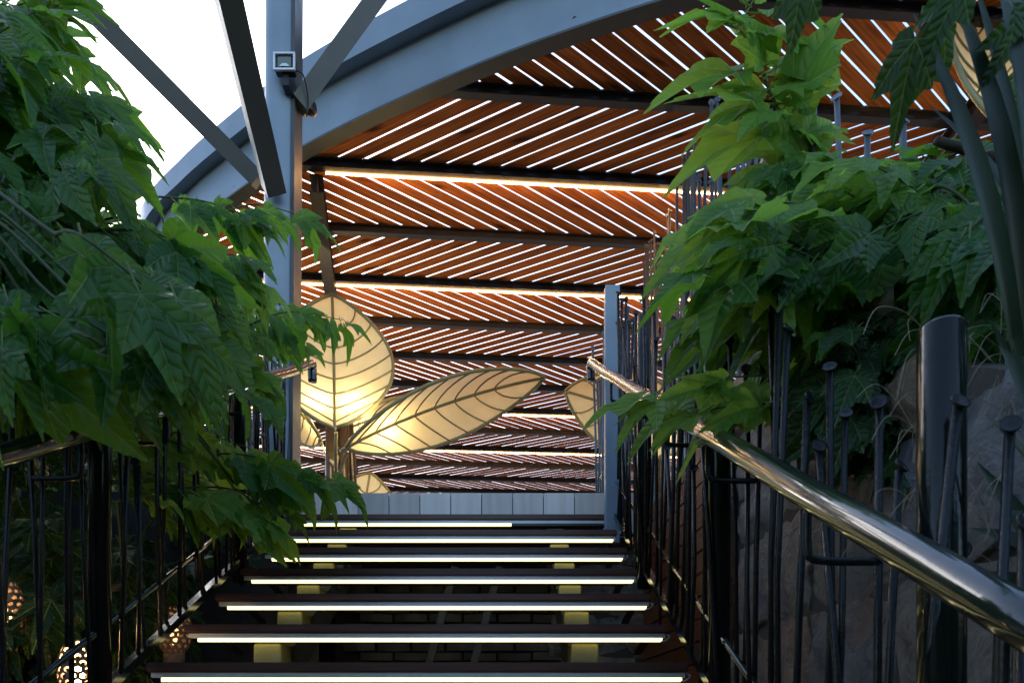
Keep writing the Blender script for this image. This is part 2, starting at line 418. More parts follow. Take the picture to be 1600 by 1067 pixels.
def railing(sgn, X, XH, posts, y0, y1, label):
    t = thing('nail_railing', (X, 2.5, zn(2.5)), label, 'railing')
    for y in posts:
        q = MB(); h = .034; zt = zn(y) + 1.24
        q.tube([(X, y, zn(y) - .06), (X, y, zt - .006), (X, y, zt)], [h, h, h * .9], 20); q.build('post', M['post'], t, True)
    # hand rail with a returned upper end
    e = y1 + .12
    pts = [V(XH, y0, zn(y0) + .93), V(XH, e - .35, zn(e - .35) + .94), V(XH, e, zn(e) + .95), V(XH, e + .028, zn(e) + .942), V(XH, e + .04, zn(e) + .915), V(XH, e + .04, zn(e) + .86)]
    pts = [pts[0] + (pts[1] - pts[0]) * (i / 14) for i in range(14)] + catmull(pts[1:], 5)
    for i, p in enumerate(pts): pts[i] = p + V(rng.uniform(-.0015, .0015), 0, rng.uniform(-.0015, .0015))
    q = MB(); q.tube(pts, .027, 18); q.build('handrail', M['rail'], t, True)
    q = MB(); q.bar((X, y0, zn(y0) + .05), (X, y1, zn(y1) + .05), .03, .03); q.build('bottom_rail', M['post'], t)
    q = MB(); q.tube([(X, y0, zn(y0) + .25), (X, y1, zn(y1) + .25)], .010, 10); q.build('middle_rail', M['rail'], t, True)
    for y in [p + .18 for p in posts] + [p - .32 for p in posts]:
        if not y0 < y < y1: continue
        zz = zn(y) + .92
        q = MB(); q.tube(catmull([(XH, y, zz - .01), (XH, y, zz - .09), (XH + .02*sgn, y, zz - .11), (X, y, zz - .112)], 4), .008, 8)
        q.build('handrail_bracket', M['nail'], t, True)
    y = y0; i = 0
    while y < y1:
        y += rng.uniform(.052, .082) if y < 2.4 else rng.uniform(.04, .085)
        if y < .9 and X > 0: continue
        if min(abs(y - p) for p in posts) < .04 or y > y1 + .05: continue
        zb = zn(y) + (.06 if rng.random() < .75 else rng.uniform(-.12, .3))
        ht = rng.choice([rng.uniform(.5, .85), rng.uniform(.9, 1.2), rng.uniform(1.0, 1.3), rng.uniform(.95, 1.25), rng.uniform(.9, 1.2), rng.uniform(1.0, 1.25)])
        ht *= .93 if y < 1.7 else 1
        tl = (rng.gauss(0, .015), rng.gauss(-.05 if X > 0 else -.03, .03))
        if rng.random() < .08: tl = (rng.gauss(0, .03), rng.choice([-1, .6]) * rng.uniform(.1, .2))
        o = nail_mesh(ht, tl, i * 7 + int(X * 100)).build('nail', M['nail'], t, True)
        o.location = V(X + rng.uniform(-.022, .022), y, zb); i += 1
    return t
railing(1, .69, .56, [-.1, 1.10, 2.21, 3.36], .55, 4.17, 'nail bar railing with hand rail standing in front of the stone wall')
railing(-1, -1.27, -1.14, [1.06, 2.235, 3.44], 1.3, 4.12, 'nail bar railing with hand rail overgrown by the lobed leaves')

# tall screen of nails beyond the stone wall
tf = thing('nail_fence', (1.38, 4.5, Z(1.4)), 'tall fence of upright long nails rising beside the pale green shoot', 'fence')
y = 2.35; i = 0
while y < 6.6:
    y += rng.uniform(.04, .1) if y > 3.3 else rng.uniform(.09, .2)
    zt = Z(2.66 + (y - 2.75) * .58) + rng.choice([rng.uniform(-.9, -.25), rng.uniform(-.3, .1), rng.uniform(-.1, .25)]) if y > 3.3 else Z(2.55 + (y - 2.75) * 1.1) + rng.uniform(-.35, .08)
    zt = min(zt, Z(4.15)); zb = zn(y) + 1.08 if y < 2.87 else Z(.9)
    o = nail_mesh(zt - zb, (rng.gauss(0, .012), rng.gauss(0, .025)), 900 + i, 1.45).build('nail', M['nail_lit'], tf, True)
    o.location = V(1.38 + rng.uniform(-.04, .04), y, zb); i += 1
for h in (.15, 1.2):
    q = MB(); q.tube([(1.38, 3.3, Z(1.25 + h)), (1.38, 6.6, Z(1.25 + h * 1.3))], .011, 8); q.build('cross_rail', M['nail'], tf, True)
# a short dense run closing the head of the stair, both sides
for X, ya, yb, lab in ((.78, 4.25, 5.5, 'cluster of long nails standing close behind the square steel post'), (-1.33, 3.6, 4.7, 'cluster of long nails packed between round post and blue grey column')):
    t = thing('nail_cluster', (X, ya, Z(1.1)), lab, 'fence')
    y = ya; i = 0
    while y < yb:
        y += rng.uniform(.03, .07)
        zt = min(zn(y), Z(1.5)) + rng.uniform(.55, 1.35); zb = min(zn(y), Z(1.4)) - .05
        o = nail_mesh(zt - zb, (rng.gauss(0, .02), rng.gauss(0, .03)), 2000 + i + int(ya * 10), 1.2).build('nail', M['nail_lit'], t, True)
        o.location = V(X + rng.uniform(-.05, .05), y, zb); i += 1
    q = MB(); q.tube([(X, ya, Z(1.75)), (X, yb, Z(1.8))], .010, 8); q.build('cross_rail', M['nail'], t, True)

# square post at the head of the stair
rbox('square_post', .628, .715, 4.19, 4.25, Z(1.0), Z(2.535), .006, M['steel'], label='square blue grey steel post at the head of the stair', cat='post')

# ------------------------------------------------------------------ walls on the right
def stone_mesh(seed):
    r_ = random.Random(seed); bm = bmesh.new()
    bmesh.ops.create_grid(bm, x_segments=4, y_segments=3, size=.5)
    for vv in bm.verts:
        e = max(abs(vv.co.x), abs(vv.co.y)) > .49
        corner = abs(vv.co.x) > .49 and abs(vv.co.y) > .49
        vv.co.x += r_.uniform(-.035, .035) - (.02 * vv.co.x * 2 if corner else 0)
        vv.co.y += r_.uniform(-.04, .04) - (.02 * vv.co.y * 2 if corner else 0)
        vv.co.z = r_.uniform(-.45, .45) + (-.2 if e else .75)
    ed = [x for x in bm.edges if x.is_boundary]
    ex = bmesh.ops.extrude_edge_only(bm, edges=ed)
    for g in ex['geom']:
        if isinstance(g, bmesh.types.BMVert): g.co.z = -1.2; g.co.x *= 1.03; g.co.y *= 1.03
    bmesh.ops.subdivide_edges(bm, edges=bm.edges[:], cuts=1, smooth=0, use_grid_fill=True)
    for vv in bm.verts:
        if vv.co.z > -.9: vv.co += V(r_.uniform(-.015, .015), r_.uniform(-.015, .015), r_.uniform(-.3, .3))
    for f in bm.faces: f.smooth = True
    me = bpy.data.meshes.new('stone'); bm.to_mesh(me); bm.free(); me.materials.append(M['stone']); return me
SM = [stone_mesh(i) for i in range(9)]
def stones(parent, mat, u0, u1, v0, v1, top=None):     # mat maps wall (u, v, depth) to world
    v = v0
    while v < v1:
        h = rng.uniform(.17, .36); u = u0 - rng.uniform(0, .2)
        while u < u1:
            l = rng.uniform(.22, .62)
            hh = h
            if top and v + hh > top(u + l) + .02:
                u += l * 1.03; continue
            o = put('stone', rng.choice(SM), None, parent)
            o.matrix_basis = mat @ Matrix.Translation((u + l/2, v + hh/2, 0)) @ Matrix.Rotation(rng.uniform(-.05, .05), 4, 'Z') @ Matrix.Diagonal((l * 1.02, hh * 1.02, .035, 1))
            u += l * 1.015
        v += h * 1.04
def stone_wall(name, label, core, mat, u0, u1, v0, v1, top=None):
    t = thing(name, (0,0,0), label, 'wall')
    q = MB()
    if top:
        x0, x1, y0, y1 = core[:4]; za, zb = top(y0), top(y1)
        q.add([(x0,y0,0),(x1,y0,0),(x1,y1,0),(x0,y1,0),(x0,y0,za),(x1,y0,za),(x1,y1,zb),(x0,y1,zb)], [(3,2,1,0),(4,5,6,7),(0,1,5,4),(1,2,6,5),(2,3,7,6),(3,0,4,7)])
    else: q.box(*core)
    q.build('mortar', M['mortar'], t)
    stones(t, mat, u0, u1, v0, v1, top)
    return t
mw = Matrix(((0,0,-1,1.16),(-1,0,0,0),(0,1,0,0),(0,0,0,1)))     # u -> -y, v -> z, depth -> -x
mw = Matrix(((0,0,-1,.962),(1,0,0,0),(0,1,0,0),(0,0,0,1)))
stone_wall('stone_wall', 'rough rubble stone wall behind the right railing', (.972, 1.6, 1.36, 2.87, 0, Z(1.75)), mw, 1.4, 2.6, Z(-.5), Z(1.9), lambda y: zn(y) + 1.15)
mp = Matrix(((1,0,0,0),(0,0,-1,4.74),(0,1,0,0),(0,0,0,1)))
stone_wall('stone_pier', 'stone pier under the upper floor at the tread ends', (.5, .9, 4.75, 5.1, 0, Z(1.12)), mp, .52, .9, Z(-.1), Z(1.05))

bw = thing('board_wall', (.95, 3.7, 0), 'red brown boarded wall panel behind the railing posts', 'wall')
q = MB(); q.box(.955, 1.15, 2.88, 4.56, 0, Z(1.27)); q.build('backing', M['dark'], bw)
for i in range(17):
    z = Z(-.5 + i * .104); q = MB(); L = 1.7
    q.add([(0,0,0),(0,L,0),(0,L,.094),(0,0,.094),(.02,0,-.003),(.02,L,-.003),(.02,L,.097),(.02,0,.097)],
          [(3,2,1,0),(0,1,5,4),(2,3,7,6),(0,4,7,3),(1,2,6,5)], [(0,0),(L,0),(L,.09),(0,.09)] * 2)
    o = q.build('board', M['board'], bw); o.location = (.932 + rng.uniform(-.002, .002), 2.87, z)

# left: tan wall below the floor, dark building side
q = MB(); q.box(-3.4, -1.35, 5.1, 5.25, 0, Z(1.12)); q.build('tan_wall', M['tan'], label='tan rendered wall below the upper floor behind the nail bars', cat='wall')

# ------------------------------------------------------------------ roof of diagonal planks with curved edge beam
ZP, ZF = Z(4.475), Z(4.38)               # underside of planks; underside of ring beam
ring_pts = [(-4.3, 18), (-4.3, 11), (-4.15, 9), (-3.85, 7.9), (-3.38, 7.05), (-2.75, 6.48), (-2.08, 5.98), (-1.41, 5.53), (-.37, 5.0), (.38, 4.68), (1.23, 4.39), (2.3, 4.13), (3.4, 4.0), (4.6, 4.05), (5.6, 4.3), (6.3, 4.9), (6.6, 6), (6.7, 8), (6.7, 18)]
ring = [V(p.x, p.y, 0) for p in catmull([(x, y, 0) for x, y in ring_pts], 10)]
norm = []
for i, p in enumerate(ring):
    t = (ring[min(i+1, len(ring)-1)] - ring[max(i-1, 0)]).normalized()
    norm.append(V(t.y, -t.x, 0) * (1))       # candidate normal
cen = V(1.2, 11, 0)
norm = [(-nn if (p - cen).dot(nn) < 0 else nn) for p, nn in zip(ring, norm)]     # outward
def inside(x, y, off=0):
    p = V(x, y, 0)
    bi = min(range(len(ring)), key=lambda i: (ring[i] - p).length_squared)
    return (p - ring[bi]).dot(norm[bi]) < off
roof = thing('pergola_roof', (1.2, 11, Z(4.3)), 'curved edged roof of diagonal pine planks on dark beams with sky showing through the gaps', 'roof')
def sweep(prof, name, m):                # profile points (outward offset, z)
    q = MB(); k = len(prof)
    for p, nn in zip(ring, norm):
        for o_, z in prof: q.v.append(tuple(p + nn * o_ + V(0, 0, z)))
    for i in range(len(ring) - 1):
        for j in range(k):
            a = i*k + j; b_ = i*k + (j+1) % k
            q.f.append((a, b_, b_ + k, a + k))
    return q.build(name, m, roof)
W0 = .06
sweep([(W0, ZF + .016), (W0 + .015, ZF + .016), (W0 + .015, Z(4.95)), (W0, Z(4.95))], 'edge_beam_web', M['steel'])
sweep([(0, ZF), (W0 + .05, ZF), (W0 + .05, ZF + .0155), (0, ZF + .0155)], 'edge_beam_flange', M['strut'])
sweep([(W0 + .0155, Z(4.785)), (W0 + .125, Z(4.77)), (W0 + .125, Z(4.97)), (W0 + .11, Z(4.97)), (W0 + .11, Z(4.79)), (W0 + .0155, Z(4.80))], 'gutter', M['steel'])
PA = rad(4); pd = V(math.cos(PA), math.sin(PA), 0); pn = V(-math.sin(PA), math.cos(PA), 0)
SP = .765; O0 = V(-.37, 5.03, 0)
def pl(k, s): return O0 + pn * (SP * k) + pd * s
KMIN, KMAX = -2, 15
for k in range(KMIN, KMAX + 1):
    run = [s * .05 for s in range(-110, 150) if inside(pl(k, s * .05).x, pl(k, s * .05).y, W0 - .05)]
    if len(run) < 4: continue
    a, c = pl(k, run[0]), pl(k, run[-1])
    q = MB(); zc_ = (ZF + .017 + ZP) / 2; h_ = ZP - ZF - .019
    q.bar(a + V(0,0,zc_), c + V(0,0,zc_), .012, h_)
    for zz in (ZF + .021, ZP - .006): q.bar(a + V(0,0,zz), c + V(0,0,zz), .062, .008)
    pu = q.build('purlin', M['purlin'], roof)
    if k in (1, 3, 7, 9):
        q = MB(); a2 = pl(k, max(run[0] + .25, run[0])) - pn * .0; z_ = ZF + .009
        q.bar(a2 + V(0,0,z_ + .006) + pn * .037, c + V(0,0,z_ + .006) + pn * .037, .013, .013); q.build('light_strip', M['led_roof'], pu)
for xa, ya, xb, yb in ((-1.5, 5.75, -2.75, 13.5), (3.4, 4.3, 3.6, 14)):
    q = MB(); q.bar((xa, ya, ZF - .075), (xb, yb, ZF - .075), .014, .14)
    for zz in (ZF - .146, ZF - .005): q.bar((xa, ya, zz), (xb, yb, zz), .11, .009)
    q.build('rafter', M['trunk'], roof)
# planks
AN = rad(32); PSP = .2195; PW = PSP * math.sin(AN) - .0125
cand = []
for k in range(KMIN - 1, KMAX):
    sg = 1 if k % 2 else -1              # bay k-> k+1
    if sg > 0: ax = pd * math.cos(AN) + pn * math.sin(AN)
    else: ax = pd * math.cos(AN) - pn * math.sin(AN)
    Lp = SP / math.sin(AN)
    for i in range(-34, 50):
        mid_ = pl(k + .5, i * PSP + rng.uniform(-.004, .004))
        if not (-6 < mid_.x < 7.2): continue
        ts = [t_ for t_ in [(-.5 + j / 24) * Lp for j in range(25)] if inside(mid_.x + ax.x * t_, mid_.y + ax.y * t_, W0 - .03)]
        if len(ts) < 3: continue
        t0, t1 = ts[0], ts[-1]
        cand.append((mid_, ax, t0, t1, sg, len(ts) == 25 and k < 4, k))
def plank_geo(q, mid_, ax, t0, t1, sg, z, w_=None, uo=0):
    w_ = w_ or PW; sd_ = V(-ax.y, ax.x, 0); sk = w_ / 2 / math.tan(AN) * (-1 if sg > 0 else 1)
    vv = []; uu = []
    for zz, hw in ((0, w_ / 2), (.010, w_ / 2 - .032)):
        for t_, s_ in ((t0, -1), (t1, -1), (t1, 1), (t0, 1)):
            p = mid_ + ax * (t_ + s_ * sk * .98) + sd_ * (s_ * hw); vv.append((p.x, p.y, z + zz)); uu.append((t_ + uo, s_ * hw + uo * 1.7))
    q.add(vv, [(3,2,1,0),(4,5,6,7),(0,1,5,4),(1,2,6,5),(2,3,7,6),(3,0,4,7)], uu)
def seen(p):
    u = CX + F * p.x / p.y; v = YH - F * (p.z - ZC) / p.y
    return -40 < u < 1640 and -40 < v < 1100
def pscore(c):
    p = V(c[0].x, c[0].y, ZP)
    u = CX + F * p.x / p.y
    return 99 + p.y if not (300 < u < 1480) else p.y
cand.sort(key=pscore)
shared = {}
rest = MB()
for i, (mid_, ax, t0, t1, sg, full, k) in enumerate(cand):
    dz = rng.uniform(0, .003)
    if i < 298:
        if full:
            if sg not in shared:
                q = MB(); plank_geo(q, V(0,0,0), ax, t0, t1, sg, 0); o = q.build('plank', M['plank'], roof); shared[sg] = o.data
            else: o = put('plank', shared[sg], None, roof)
            o.location = (mid_.x, mid_.y, ZP + dz)
            o.rotation_euler = (0, 0, rng.uniform(-.004, .004))
        else:
            q = MB(); plank_geo(q, V(0,0,0), ax, t0, t1, sg, 0, PW + .0009 * max(0, k - 3)); o = q.build('plank', M['plank'], roof); o.location = (mid_.x, mid_.y, ZP + dz)
    else: plank_geo(rest, mid_, ax, t0, t1, sg, ZP + dz, PW + .0009 * max(0, k - 3), uo=rng.uniform(0, 40))
rest.build('far_planks', M['plank'], roof, kind='stuff')

# ------------------------------------------------------------------ columns and struts
col = thing('steel_column', (-1.345, 4.35, 0), 'blue grey round steel column with slanting struts and a floodlight', 'column')
q = MB(); q.tube([(-1.375, 4.38, Z(1.08)), (-1.345, 4.38, Z(6.2))], .098, 32, False); q.build('shaft', M['steel'], col, True)
q = MB(); q.bar((-1.282, 4.40, Z(1.11)), (-1.255, 4.40, Z(6.2)), .02, .17, (0, 1, 0)); q.build('side_plate', M['strut'], col)
for a, c, wd in ((P(404, 282, 4.34), P(40, -85, 3.9), .10), (P(428, 296, 4.23), P(343, -60, 3.25), .115), (P(466, 165, 4.36), P(640, -75, 4.4), .105)):
    mc = (a + c) / 2 - V(0, 0, ZC)
    q = MB(); q.bar(a, c, wd, wd, (0, -1, .3) if wd > .11 else tuple(-mc)); q.build('strut', M['strut'], col)
fp = P(444, 96, 4.2)
fl_ = thing('floodlight', fp, 'small grey framed floodlight fixed to the blue grey column', 'light')
rbox('housing', fp.x - .06, fp.x + .06, 4.21, 4.26, fp.z - .048, fp.z + .048, .008, M['black'], fl_)
q = MB()
for x0, x1, z0, z1 in ((-.065, .065, .042, .053), (-.065, .065, -.053, -.042), (-.065, -.054, -.0415, .0415), (.054, .065, -.0415, .0415)):
    q.box(fp.x + x0, fp.x + x1, 4.196, 4.21, fp.z + z0, fp.z + z1)
q.build('bezel', M['alu'], fl_)
q = MB(); q.add([(fp.x - .04, 4.204, fp.z - .03), (fp.x + .04, 4.204, fp.z - .03), (fp.x + .04, 4.204, fp.z + .03), (fp.x - .04, 4.204, fp.z + .03)], [(0,1,2,3)]); q.build('glass_pane', M['glass'], fl_)
q = MB(); q.add([(fp.x - .032, 4.201, fp.z - .028), (fp.x + .032, 4.201, fp.z - .028), (fp.x + .012, 4.202, fp.z - .01), (fp.x - .012, 4.202, fp.z - .01)], [(0,1,2,3)]); q.build('reflector', M['alu'], fl_)
q = MB(); q.box(fp.x - .02, fp.x + .02, 4.225, 4.3, fp.z - .12, fp.z - .049); q.build('mounting_bracket', M['black'], fl_)
q = MB(); q.tube(catmull([fp + V(.06, .04, -.02), fp + V(.1, .05, -.04), fp + V(.11, .12, -.12), fp + V(.09, .16, -.2)], 5), .004, 6); q.build('cable', M['black'], fl_, True)
sp_ = P(484, 172, 4.6)
q = MB(); q.tube([sp_ + V(-.05, .02, .03), sp_ + V(.02, -.01, 0), sp_ + V(.03, -.015, 0)], [.045, .045, .03], 14); q.build('spotlight', M['black'], smooth=True, label='black cylindrical spotlight beside the column under the edge beam', cat='light')
c2 = thing('steel_post', (2.07, 5.45, DZ), 'slim blue grey post with a black brace behind the pale green shoot', 'post')
rbox('shaft', 2.02, 2.12, 5.4, 5.5, DZ, ZF, .008, M['steel'], c2)
q = MB(); q.bar(P(1150, 330, 5.3), P(1196, 205, 5.42), .06, .06); q.build('brace', M['black'], c2)

# ------------------------------------------------------------------ leaf shaped lamps
def leaf_shade(name, base, tip, across, hw, parent, dish=.12, ribs=7, power=.9, seed=0):
    base = Vector(base); tip = Vector(tip); ax = tip - base; L = ax.length; d = ax.normalized()
    across = Vector(across); c = (across - d * across.dot(d)).normalized(); nn = d.cross(c)
    if nn.y > 0: nn = -nn                                   # nn points to the viewer's side
    NT_, NS = 28, 12
    def wp(t): return hw * (math.sin(math.pi * min(1, t) ** power) ** .75 if 0 < t < 1 else 0)
    def pt(t, s): return base + d * (L * t) + c * (wp(t) * s) - nn * (dish * (1 - s * s) * math.sin(math.pi * t) ** .7 if 0 < t < 1 else 0)
    q = MB()
    for i in range(NT_ + 1):
        t_ = .001 + .998 * i / NT_
        for j in range(NS + 1): q.v.append(tuple(pt(t_, -1 + 2 * j / NS)))
    for i in range(NT_):
        for j in range(NS):
            a = i * (NS + 1) + j; q.f.append((a, a + 1, a + NS + 2, a + NS + 1))
    sh = q.build(name, M['fabric'], parent, True)
    q = MB()
    for s_ in (-1, 1): q.tube([pt(.001 + .998 * i / 30, s_) for i in range(31)], .017, 8)
    q.build('rim', M['frame'], sh, True)
    q = MB(); q.tube([pt(-.03 + 1.03 * i / 20, 0) + nn * .012 for i in range(21)], .014, 8); q.build('midrib', M['frame'], sh, True)
    for k in range(ribs):
        t0 = .05 + .70 * k / (ribs - 1)
        for s_ in (-1, 1):
            q = MB(); q.tube([pt(min(.985, t0 + .16 * u ** 1.3), s_ * u) + nn * .01 for u in [x / 8 for x in range(9)]], .0075, 6)
            q.build('rib', M['frame'], sh, True)
    return sh, d, c, nn, L
def lamp_light(p, e, r=.03):
    ld = bpy.data.lights.new('shade_lamp', 'POINT'); ld.energy = e; ld.color = (1, .74, .36); ld.shadow_soft_size = r
    o = bpy.data.objects.new('shade_lamp', ld); C.objects.link(o); o.location = p; return o
T1 = thing('leaf_lamp', P(522, 770, 6.7), 'tree like lamp with glowing cream fabric leaf shades on a brown trunk', 'lamp')
tp = P(523, 700, 6.7)
q = MB(); q.tube([(tp.x - .12, 7.05, DZ), (tp.x - .11, 7.05, Z(2.9))], .062, 16); q.tube([(tp.x + .015, 7.07, DZ), (tp.x, 7.07, Z(2.9))], .055, 16); q.build('trunk', M['trunk'], T1, True)
q = MB(); q.tube(catmull([P(552, 770, 7.2), P(549, 700, 7.2), P(545, 650, 7.3), P(540, 600, 7.6)], 5), .04, 10); q.build('branch', M['trunk'], T1, True)
def perp(b_, t_, depth, sgn=1):
    dx, dz = t_.x - b_.x, t_.z - b_.z; l = math.hypot(dx, dz); f = math.sqrt(1 - depth * depth)
    return V(-dz / l * f * sgn, depth, dx / l * f * sgn)
shades = [
    (P(523, 668, 6.35), P(519, 460, 6.75), V(1, .18, 0), .55, 7, .93, 14),
    (P(541, 699, 6.3), P(851, 590, 6.7), None, .40, 8, .95, 9),
    (P(500, 684, 7.5), P(395, 600, 7.8), None, .42, 6, .95, 7),
    (P(530, 676, 7.4), P(690, 640, 7.9), None, .3, 6, .95, 5),
    (P(556, 850, 8.2), P(578, 738, 8.6), V(1, .2, 0), .42, 7, .85, 8),
]
for i, (bs, tp_, ac, hw, rb, pw, en) in enumerate(shades):
    if ac is None: ac = perp(bs, tp_, .96, -1 if i != 2 else 1)
    sh, d_, c_, n_, L_ = leaf_shade('leaf_shade', bs, tp_, ac, hw, T1, .1, rb, pw)
    q = MB(); q.tube(catmull([bs + V(0, .06, -.02), bs * .6 + V(tp.x, 6.8, Z(2.3)) * .4 - V(0, 0, .05), V(tp.x, 6.75, min(bs.z, Z(2.6)) - .25)], 5), .016, 8); q.build('stem', M['frame'], sh, True)
    for s_ in ((-.32, .32) if i in (0, 1) else (0,)):
        p = bs + d_ * (L_ * .2) + c_ * (hw * s_) - n_ * (.20)
        lo = lamp_light(p, .5 * en / (2 if i in (0, 1) else 1)); lo.parent = sh
T2 = thing('leaf_lamp', P(1010, 770, 7.4), 'leaf lamp partly hidden behind the square steel post', 'lamp')
q = MB(); q.tube([(1.75, 7.6, DZ), (1.7, 7.6, Z(2.7))], .06, 14); q.build('trunk', M['trunk'], T2, True)
bs, tp_ = P(1085, 690, 7.4), P(883, 611, 7.6)
sh, d_, c_, n_, L_ = leaf_shade('leaf_shade', bs, tp_, perp(bs, tp_, .75, 1), .45, T2, .1, 7, .95)
lamp_light(bs + d_ * (L_ * .25) - n_ * .22, 2.5).parent = sh
T3 = thing('leaf_lamp', (3.4, 4.45, DZ), 'leaf lamp glimpsed above the stone wall behind the sword leaves', 'lamp')
q = MB(); q.tube([(3.5, 4.5, DZ), (3.4, 4.5, Z(3.4))], .06, 14); q.build('trunk', M['trunk'], T3, True)
bs, tp_ = P(1660, 250, 4.3), P(1500, -30, 4.5)
sh, d_, c_, n_, L_ = leaf_shade('leaf_shade', bs, tp_, V(1, .3, .4), .42, T3, .1, 7, .85)
lamp_light(bs + d_ * (L_ * .3) - n_ * .22, 3).parent = sh

# ------------------------------------------------------------------ foliage
def leaf_mesh(name, m, seed, sinus=1.0, narrow=.9):
    r_ = random.Random(seed); q = MB()
    lob = [(-98, .38), (-40, .68), (0, 1.0), (40, .68), (98, .38)]
    lob = [(a + r_.uniform(-5, 5) * (a != 0), l * r_.uniform(.88, 1.1) if a else 1.) for a, l in lob]
    sin_r = [.30, .42, .42, .30]; sin_r = [1 - (1 - s_) * sinus for s_ in sin_r]
    sin_r = [min(s_ * r_.uniform(.85, 1.1), .92 * min(lob[i][1], lob[i+1][1])) for i, s_ in enumerate(sin_r)]
    def ser(f): return (.07 if int(f * 17) % 2 else -.06) + r_.uniform(-.03, .03)
    rays = []                            # angle, r, axis index
    for i, (a, l) in enumerate(lob):
        aL = -152 if i == 0 else (lob[i-1][0] + a) / 2; sL = .17 if i == 0 else sin_r[i-1]
        aR = 152 if i == 4 else (lob[i+1][0] + a) / 2; sR = .17 if i == 4 else sin_r[i]
        fs = [1, .86, .72, .6, .49, .39, .3, .21, .13, .06]
        for f in fs: rays.append((a + (aL - a) * f, sL + (l - sL) * (1 - f) ** 1.25 * (1 + (ser(f) if f < 1 else 0)), i))
        rays.append((a, l, i))
        for f in reversed(fs[1:] if i < 4 else fs): rays.append((a + (aR - a) * f, sR + (l - sR) * (1 - f) ** 1.25 * (1 + ser(f)), i))
    droop = r_.uniform(.25, .75); fold = r_.uniform(.2, .5); wv = r_.uniform(.02, .06); ph = r_.uniform(0, 6); tw = r_.uniform(-.25, .25)
    def sh(x, y, p, rr): 
        z = -droop * x * abs(x) + fold * p * .8 - .18 * y * y + wv * math.sin(9 * x + ph) * abs(y) * 2 + wv * math.sin(7 * y + 2 * ph) * rr + tw * x * y
        return (x, y * narrow, z)
    vs_ = [(0, 0, 0)]; uv = [(0, 0)]
    for a, r, i in rays:
        for k in (.5, 1):
            x = r * k * math.cos(rad(a)); y = r * k * math.sin(rad(a)); da = rad(a - lob[i][0])
            p = abs(r * k * math.sin(da)); vs_.append(sh(x, y, p, r * k)); uv.append((r * k * math.cos(da), p))
    fs = []
    for j in range(len(rays) - 1):
        a0, a1 = 1 + 2*j, 3 + 2*j
        fs += [(0, a0, a1), (a0, a0 + 1, a1 + 1, a1)]
    q.add(vs_, fs, uv)
    q.add([(.0, -.011, 0), (0, .011, 0), (-.18, -.011, .015), (-.18, .011, .015), (-.36, -.011, .07), (-.36, .011, .07), (-.18, 0, -.01), (0, 0, -.014), (-.36, 0, .05)],
          [(0, 1, 3, 2), (2, 3, 5, 4), (0, 2, 6, 7), (2, 4, 8, 6), (1, 7, 6, 3), (3, 6, 8, 5)], [(0, 0)] * 9)
    me_o = q
    return me_o
LV = {}
for key in ('leaf', 'leaf_lit', 'leaf_shade'):
    LV[key] = []
    for i in range(9):
        q = leaf_mesh('leaf', M[key], 50 + i, [.8, .55, .9, .4, .7, .8, .3, .6, .75][i], [.9, .78, 1.0, .9, .74, .84, .85, .95, .8][i])
        me = bpy.data.meshes.new('leaf'); me.from_pydata(q.v, [], q.f); l = me.uv_layers.new(name='UVMap')
        flat = []
        for lp in me.loops: flat += q.uv[lp.vertex_index]
        l.data.foreach_set('uv', flat); me.polygons.foreach_set('use_smooth', [True] * len(me.polygons)); me.materials.append(M[key]); me.update()
        LV[key].append((me, q))
